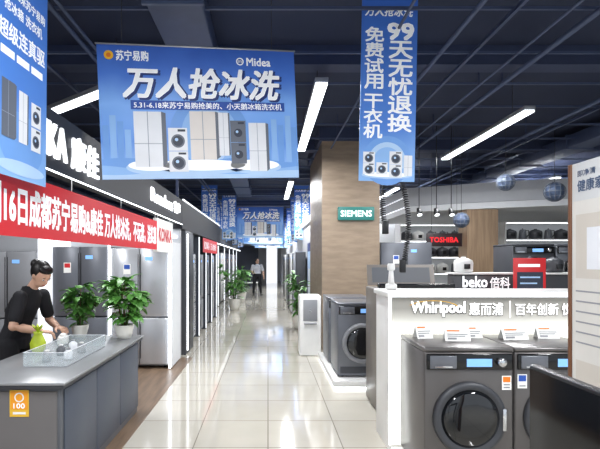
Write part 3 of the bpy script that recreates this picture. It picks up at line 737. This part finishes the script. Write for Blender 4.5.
t=thing('water_dispenser','slim white water dispenser with grey front panel','water dispenser',(0.66,7.02,0))
part(MB().box(-0.17,0.17,0,0.34,0,0.95,M_white,0.03,3),'cabinet_body',t)
part(MB().box(-0.11,0.11,-0.008,-0.0005,0.55,0.88,M_mid,0.004),'front_panel',t)
part(MB().tube([(0,-0.0085,0.72),(0,-0.04,0.72),(0,-0.045,0.69)],0.01,M_chrome,10),'tap',t)
part(MB().box(-0.1,0.1,-0.05,-0.0005,0.50,0.52,M_mid,0.004),'drip_tray',t)
fridge((2.34,7.65,0),0,0.88,0.62,1.8,M_darksteel,M_dark,'dark steel four-door refrigerator beside the wood column')
M_taupe=mat('taupe_metal',(112,106,100),0.35,metal=0.2)
t=thing('top_load_washer','taupe top-loading washing machine with raised glass lid','washing machine',(1.43,4.3,0))
part(MB().box(-0.37,0.37,0,0.58,0.02,1.22,M_taupe,0.015),'cabinet_body',t)
part(MB().box(-0.36,0.36,0.0,0.12,1.2205,1.27,M_gloss_black,0.008),'control_panel',t)
part(MB().lathe((0,0.34,1.2205),(0,0,1),[(0.2,0),(0.2,0.02),(0.17,0.02),(0.16,0.003)],M_chrome,36),'drum_rim',t)
def slab(x0,x1,z0,z1,e=0.0):
    f=lambda z,o_: 0.52+(z-1.23)*0.22+o_
    return [(x0,f(z0,-e),z0),(x1,f(z0,-e),z0),(x1,f(z1,-e),z1),(x0,f(z1,-e),z1),(x0,f(z0,0.015),z0),(x1,f(z0,0.015),z0),(x1,f(z1,0.015),z1),(x0,f(z1,0.015),z1)]
FQ=[(0,1,2,3),(7,6,5,4),(0,4,5,1),(1,5,6,2),(2,6,7,3),(3,7,4,0)]
lid=part(MB().add(slab(-0.36,0.36,1.23,1.45),FQ,M_taupe),'lid',t)
part(MB().add(slab(-0.31,0.31,1.26,1.42,0.003),FQ,M_slate),'lid_glass',lid)

# ------------------------------------------------------------ brand counter with lit sign
t=thing('display_counter','white illuminated display counter with brand lettering','display counter',(0,0,0))
part(MB().box(0.95,2.72,3.55,3.95,0,1.21,M_white,0.004),'counter_body',t)
part(MB().box(0.93,2.74,3.48,3.97,1.2105,1.25,M_white,0.008),'countertop',t)
part(MB().box(0.97,2.7,3.53,3.549,0.985,1.205,ramp_mat('sign_backlit',[(0,(240,240,232)),(0.3,(190,188,180)),(0.6,(146,144,138)),(1,(150,148,142))],'Z',0.985,1.205,noise=0.02,emit=0.28),0.0),'sign_band',t)  # glow fading upward is put into the band's colour
part(MB().box(0.97,2.7,3.535,3.549,0.05,0.98,mat('counter_glow',(246,245,234),0.4,emit=1.5),0.0),'light_panel',t)
part(MB().box(0.93,2.74,3.476,3.4795,1.213,1.249,M_white_lit,0.0),'light_strip',t)
part(MB().box(0.952,0.968,3.53,3.549,0.05,1.205,M_led,0.0),'light_strip',t)
M_tl2=mat('letter_bright',(255,255,255),0.5,emit=1.0,var=0.0); M_sh=mat('letter_shadow',(84,82,80),0.6)
def sign_txt(s_,x,z,w_,h_,b_):
    L=MB(); L.text(s_,x+0.004,z-0.004,w_,h_,M_sh,0,b_*2.2,y=3.523); L.text(s_,x,z,w_,h_,M_tl2,0,b_,y=3.516); part(L,'sign_lettering',t)  # offset dark copy behind the letters is a painted shadow
sign_txt('Whirlpool',1.12,1.06,0.42,0.115,0.028)
sign_txt('惠而浦',1.575,1.07,0.26,0.095,0.016)
part(MB().box(1.89,1.896,3.515,3.525,1.05,1.18,M_tl2),'divider_bar',t)
sign_txt('百年创新 悦享生活',1.935,1.07,0.70,0.09,0.016)
g=MB().tube([(1.29+0.2*math.cos(a),3.508,1.12+0.062*math.sin(a)) for a in [k*math.pi*0.75/12+0.35 for k in range(13)]],0.003,M_yellow,6)
part(g,'logo_swoosh',t)
t=thing('display_plinth','low white plinth carrying two washing machines','plinth',(0,0,0))
part(MB().box(0.93,2.7,2.78,3.425,0.02,0.08,M_white,0.006),'plinth_top',t)
part(MB().box(0.95,2.68,2.8,3.42,0,0.0195,M_white_lit),'light_strip',t)
washer((1.285,2.88,0.0805),0,0.57,0.53,0.86,M_graph,'bronze-grey front-loading washing machine in front of the lit counter',ring=M_dark)
washer((1.865,2.88,0.0805),0,0.57,0.53,0.86,M_graph,'bronze-grey front-loading washing machine beside its twin',ring=M_dark)
def card(x,y,z,w_,h_,rz,label):
    t=thing('price_card',label,'price card',(x,y,z),rz,'price cards on the appliances')
    p=MB().add([(-w_/2,0,0),(w_/2,0,0),(w_/2,h_*0.45,h_),(-w_/2,h_*0.45,h_),(-w_/2,h_*0.9,0),(w_/2,h_*0.9,0)],[(0,1,2,3),(3,2,5,4)],M_paper)
    part(p,'card_holder',t)
    q=MB(); k=0.003
    def q2(x0,x1,f0,f1,m):
        q.add([(x0,h_*0.45*f0-k,h_*f0+k),(x1,h_*0.45*f0-k,h_*f0+k),(x1,h_*0.45*f1-k,h_*f1+k),(x0,h_*0.45*f1-k,h_*f1+k)],[(0,1,2,3)],m)
    q2(-w_*0.4,w_*0.1,0.76,0.86,M_orange); q2(-w_*0.4,w_*0.4,0.5,0.56,M_mid); q2(-w_*0.4,w_*0.3,0.34,0.4,M_mid); q2(-w_*0.4,-w_*0.05,0.1,0.25,M_mid)
    part(q,'printed_sheet',t)
card(1.12,3.2,0.941,0.12,0.09,8,'white price card standing on a bronze-grey washer')
card(1.31,3.1,0.941,0.17,0.08,-6,'wide white price card standing on a bronze-grey washer')
card(1.49,3.22,0.941,0.1,0.08,4,'small white price card standing on a bronze-grey washer')
card(1.74,3.15,0.941,0.19,0.08,6,'wide white price card standing on the second washer')
card(2.0,3.2,0.941,0.15,0.08,-4,'white price card standing on the second washer')
solo(MB().box(0,0.06,0,0.002,0,0.09,M_paper).rect(0.006,0.054,0.05,0.084,M_orange,0.001).rect(0.01,0.05,0.012,0.02,M_mid,0.001).rect(0.01,0.05,0.03,0.038,M_mid,0.001),'energy_label','orange and white label stuck on a washer front','label',(1.495,2.875,0.67))
solo(MB().box(0,0.06,0,0.002,0,0.09,M_paper).rect(0.006,0.054,0.045,0.084,M_txt_blue,0.001).rect(0.01,0.05,0.012,0.02,M_mid,0.001),'energy_label','blue and white label stuck on a washer front','label',(1.595,2.875,0.68))

# ------------------------------------------------------------ second brand counter
t=thing('display_counter','dark display counter with pale lettering','display counter',(0,0,0))
part(MB().box(2.06,3.9,4.98,5.17,0,1.34,M_dark,0.005),'counter_body',t)
part(MB().box(2.04,3.92,4.94,5.19,1.3405,1.36,M_white,0.004),'countertop',t)
L=MB(); L.text('beko',2.15,1.2,0.27,0.12,M_txt_lit,0,0.03,y=4.965); part(L,'sign_lettering',t)
L=MB(); L.text('倍科',2.45,1.19,0.22,0.12,M_txt_lit,0,0.015,y=4.965); part(L,'sign_lettering',t)
t=thing('poster_stand','red poster board on a dark floor stand','poster stand',(2.62,4.5,0))
part(MB().box(-0.16,0.16,0,0.02,1.02,1.52,M_redsign,0.003),'poster_board',t)
q=MB(); q.rect(-0.13,0.13,1.08,1.38,M_pdark,0.002); q.rect(-0.12,0.1,1.43,1.46,M_txt_white,0.002)
for i in range(4): q.rect(-0.1,0.1-0.03*(i%2),1.32-i*0.06,1.335-i*0.06,M_pl,0.003)
part(q,'poster_print',t); part(MB().tube([(0,0.035,0.02),(0,0.035,1.4)],0.014,M_black,10),'pole',t); part(MB().lathe((0,0.035,0),(0,0,1),[(0.17,0),(0.17,0.015),(0.02,0.025)],M_black,24),'base',t)
for x,m_ in ((3.95,M_dark),(4.6,M_slate),(5.25,M_white)):
    for z in (0,0.88):
        washer((x,6.7,z),0,0.62,0.58,0.86,m_,'stacked front-loading washer and dryer in the showroom',group='stacked washer and dryer pairs',ring=M_black)
struct(MB().box(3.85,4.45,8.7,9.1,0,2.48,M_woodwall_v),'wall_pillar')
def arc(x0,y0,x1,y1,bulge,n=18):
    return [(x0+(x1-x0)*i/n, y0+(y1-y0)*i/n-bulge*math.sin(math.pi*i/n)) for i in range(n+1)]
for (z0,z1,dy,m_) in ((2.50,2.62,0.0,M_wall_white),(2.621,2.64,0.25,M_white_lit),(2.641,2.84,0.12,M_wall_grey),(2.841,2.86,0.45,M_white_lit),(2.861,3.04,0.3,M_wall_grey)):
    pts=arc(2.95,9.4+dy,9.9,8.4+dy,0.9)+[(9.9,12.5),(2.95,12.5)]
    trim_mb(MB().prism(pts,z0,z1,m_))
trim(2.9,9.9,13.0,13.1,0,CZ-0.3,M_wall_white)
def shelf_unit(x0,x1,y,z1,n,label):
    t=thing('shelving_unit',label,'shelving',(x0,y,0)); W=x1-x0; lv=[]
    part(MB().box(0,W,0.36,0.38,0,z1,mat('shelf_back',(190,193,196),0.5,emit=0.12)),'back_panel',t)
    for x in (0,W-0.03): part(MB().box(x,x+0.03,0,0.3595,0,z1,M_white),'side_panel',t)
    for i in range(n):
        z=0.12+i*(z1-0.15)/(n-1); part(MB().box(0.031,W-0.031,0.0,0.3595,z,z+0.025,M_white),'shelf',t); lv.append(z+0.0255)
        if i>0: part(MB().box(0.04,W-0.04,0.02,0.04,z-0.012,z-0.0005,M_led),'light_strip',t)
    return lv[:-1]
def cooker_mesh(m):
    return MB().lathe((0,0,0),(0,0,1),[(0.10,0),(0.125,0.02),(0.13,0.13),(0.12,0.17),(0.06,0.2),(0.03,0.205),(0.03,0.22),(0,0.222)],m,20).box(-0.04,0.04,-0.14,-0.115,0.05,0.12,M_black,0.005)
def kettle_mesh(m):
    return MB().lathe((0,0,0),(0,0,1),[(0.075,0),(0.08,0.02),(0.065,0.17),(0.055,0.2),(0.01,0.21),(0.012,0.23),(0,0.232)],m,18).tube([(0.06,0,0.18),(0.12,0,0.19),(0.13,0,0.1),(0.075,0,0.04)],0.01,M_black,8)
ck=cooker_mesh(M_white).mesh('rice_cooker'); ck2=cooker_mesh(M_dark).mesh('rice_cooker'); kt=kettle_mesh(M_slate).mesh('kettle')
def goods(x0,x1,y,levels,seed,dy=0.19,step=0.27):
    rd=random.Random(seed)
    for z in levels:
        x=x0+0.2
        while x<x1-0.18:
            r=rd.random()
            if r<0.4: o=bpy.data.objects.new('rice_cooker',ck); tag(o,'white rounded rice cooker on a lit shelf','rice cooker','small appliances on the shelves')
            elif r<0.7: o=bpy.data.objects.new('rice_cooker',ck2); tag(o,'dark grey rounded rice cooker on a lit shelf','rice cooker','small appliances on the shelves')
            else: o=bpy.data.objects.new('kettle',kt); tag(o,'grey electric kettle on a lit shelf','kettle','small appliances on the shelves')
            COL.objects.link(o); o.location=(x,y+dy,z); x+=step
lv=shelf_unit(2.9,4.75,9.9,2.3,7,'white lit shelving unit holding small kitchen appliances'); goods(2.9,4.75,9.9,lv[3:],2)
lv=shelf_unit(4.9,7.4,9.3,2.3,7,'long white lit shelving unit holding small kitchen appliances'); goods(4.9,7.4,9.3,lv[3:],3)
for i,x in enumerate((2.2,2.95,3.22,3.5,3.76)):
    me_,nm_=((ck,'rice_cooker'),(kt,'kettle'),(ck2,'rice_cooker'),(ck,'rice_cooker'),(kt,'kettle'))[i]
    o=bpy.data.objects.new(nm_,me_); COL.objects.link(o); o.location=(x,5.07,1.3605); o.scale=(0.8,0.8,0.8)
    tag(o,'small kitchen appliance displayed on the dark counter','kettle' if nm_=='kettle' else 'rice cooker','small appliances on the dark counter')
mb=MB().box(0,0.70,0,0.03,0,0.26,mat('sign_black_red',(40,24,28),0.5),0.003).text('TOSHIBA',0.06,0.08,0.56,0.10,mat('red_lit',(230,30,40),0.5,emit=0.5),0.003,0.035)
o=solo(mb,'hanging_sign','dark sign board with red letters in front of shelves','sign',(3.14,8.9,1.77))
for x in (0.1,0.6): part(MB().tube([(x,0.015,0.261),(x,0.015,CZ-1.77)],0.003,M_black,6),'hanging_cord',o)
def ball(x,y,z,r,m,lab):
    t=thing('pendant_ball',lab,'ceiling decoration',(x,y,z),0,'hanging ball ornaments')
    part(MB().ell((0,0,0),(r*0.93,r*0.93,r*0.93),m,20,14),'ball_core',t)
    c=MB()
    for k in range(6):
        a=k*math.pi/6; c.tube([(r*math.cos(b_)*math.cos(a),r*math.cos(b_)*math.sin(a),r*math.sin(b_)) for b_ in [j*2*math.pi/24 for j in range(25)]],0.006,M_pgrey,6)
    for h_ in (-0.5,0,0.5):
        rr=r*math.sqrt(1-h_*h_); c.tube([(rr*math.cos(b_),rr*math.sin(b_),r*h_) for b_ in [j*2*math.pi/24 for j in range(25)]],0.006,M_pgrey,6)
    part(c,'wire_frame',t); part(MB().tube([(0,0,r),(0,0,CZ-z)],0.004,M_black,6),'hanging_cord',t)
Mball=mat('ball_slate_blue',(66,82,110),0.4,var=0.5,scale=16)
ball(3.35,7.8,2.19,0.13,Mball,'slate blue wire-wrapped ball ornament hanging from the ceiling')
ball(3.7,7.0,2.71,0.13,Mball,'slate blue wire-wrapped ball ornament hanging from the ceiling')
ball(4.46,7.0,2.56,0.15,Mball,'large slate blue wire-wrapped ball ornament hanging from the ceiling')
for x in (2.35,2.62,2.85):
    t=thing('spotlight','small black spotlight on a ceiling drop rod','spotlight',(x,7.0,2.25),0,'black spotlights')
    part(MB().lathe((0,0,0),(0,-0.6,-1),[(0.03,-0.06),(0.04,0),(0.045,0.06),(0.04,0.06)],M_black,18),'lamp_head',t)
    part(MB().lathe((0,0,0),(0,-0.6,-1),[(0.036,0.061),(0,0.062)],M_led,18),'lens',t)
    part(MB().tube([(0,0,0.03),(0,0,CZ-2.25)],0.006,M_black,8),'rod',t)

# ------------------------------------------------------------ coiled power cords
def cord(x,y,z0,z1,lab,sway,r=0.02):
    t=thing('coiled_power_cord',lab,'power cord',(x,y,z0),0,'coiled power cords')
    pts=[]; H=z1-z0; nt_=int(H/0.021); n=nt_*10
    off=lambda z: sway*math.sin(math.pi*min(1,max(0,z/H)))
    for i in range(n+1):
        a=i*2*math.pi/10; z=0.06+(H-0.06)*i/n; pts.append((off(z)+r*math.cos(a),r*math.sin(a),z))
    pts.append((0,0,H+0.03)); pts.append((0,0,CZ-z0))
    part(MB().tube(pts,0.0045,M_black,6),'coil',t)
    part(MB().box(-0.025,0.025,-0.018,0.018,-0.045,0.062,M_black,0.006),'socket_block',t)
cord(0.97,3.72,1.76,2.15,'black coiled power cord hanging with a socket block',-0.02)
cord(1.13,3.78,1.44,2.15,'long black coiled power cord hanging with a socket block',0.05)
solo(MB().box(-0.045,0.045,-0.03,0.03,0,0.05,M_white,0.012).tube([(0,0,0.045),(0,0,0.16)],[0.028,0.018],M_white,12).box(-0.03,0.03,-0.02,0.02,0.16,0.22,M_white,0.012),'handheld_cleaner','white handheld appliance standing on the counter','handheld appliance',(1.04,3.8,1.2505))

# ------------------------------------------------------------ near board and monitor
t=thing('information_board','pale grey information board with brown edge and blue heading','sign board',(1.37,2.05,0),-90)
part(MB().box(0.02,0.8,0,0.05,0.03,1.93,mat('board_pale',(208,210,210),0.5),0.004),'board_panel',t)
part(MB().box(0,0.0195,-0.005,0.055,0.03,1.93,M_brown,0.002),'edge_trim',t)
part(MB().box(0,0.8,0,0.05,0,0.029,M_brown,0),'base_rail',t)
q=MB().text('健康家电',0.06,1.80,0.21,0.05,mat('print_teal',(70,90,120),0.5),0.002,0.015)
q.text('即净清',0.06,1.865,0.11,0.028,MATS['print_teal'],0.002,0.01)
q.rect(0.03,0.78,0.5,1.76,mat('print_beige',(216,214,208),0.5),0.001)
q.rect(0.05,0.34,1.42,1.70,mat('print_warm',(204,198,188),0.5),0.002); q.rect(0.12,0.2,1.46,1.64,M_psil,0.003); q.rect(0.22,0.32,1.44,1.64,M_psil,0.003)
for i in range(6): q.rect(0.05,0.3-0.03*(i%3),1.36-i*0.045,1.367-i*0.045,mat('print_lines',(150,152,158),0.5),0.002)
q.rect(0.05,0.34,0.8,1.06,MATS['print_warm'],0.002)
part(q,'board_print',t)
t=thing('desk','dark service desk carrying a monitor','desk',(0,0,0))
part(MB().box(0.62,1.3,0.55,1.55,0.72,0.75,M_dark,0.005),'desktop',t)
for x in (0.66,1.26):
    for y in (0.6,1.5): part(MB().box(x-0.02,x+0.02,y-0.02,y+0.02,0,0.7195,M_black),'leg',t)
t=thing('computer_monitor','black computer monitor with thin bezel on the desk','monitor',(0.765,1.32,0.7505),-90)
part(MB().box(0,0.46,0,0.03,0.12,0.445,M_black,0.006),'monitor_housing',t)
part(MB().box(0.01,0.45,-0.003,-0.0003,0.135,0.435,M_gloss_black),'screen',t)
part(MB().tube([(0.23,0.045,0.012),(0.23,0.045,0.25)],0.018,M_black,12),'stand_neck',t)
part(MB().box(0.12,0.34,0.0,0.14,0,0.012,M_black,0.004),'stand_base',t)
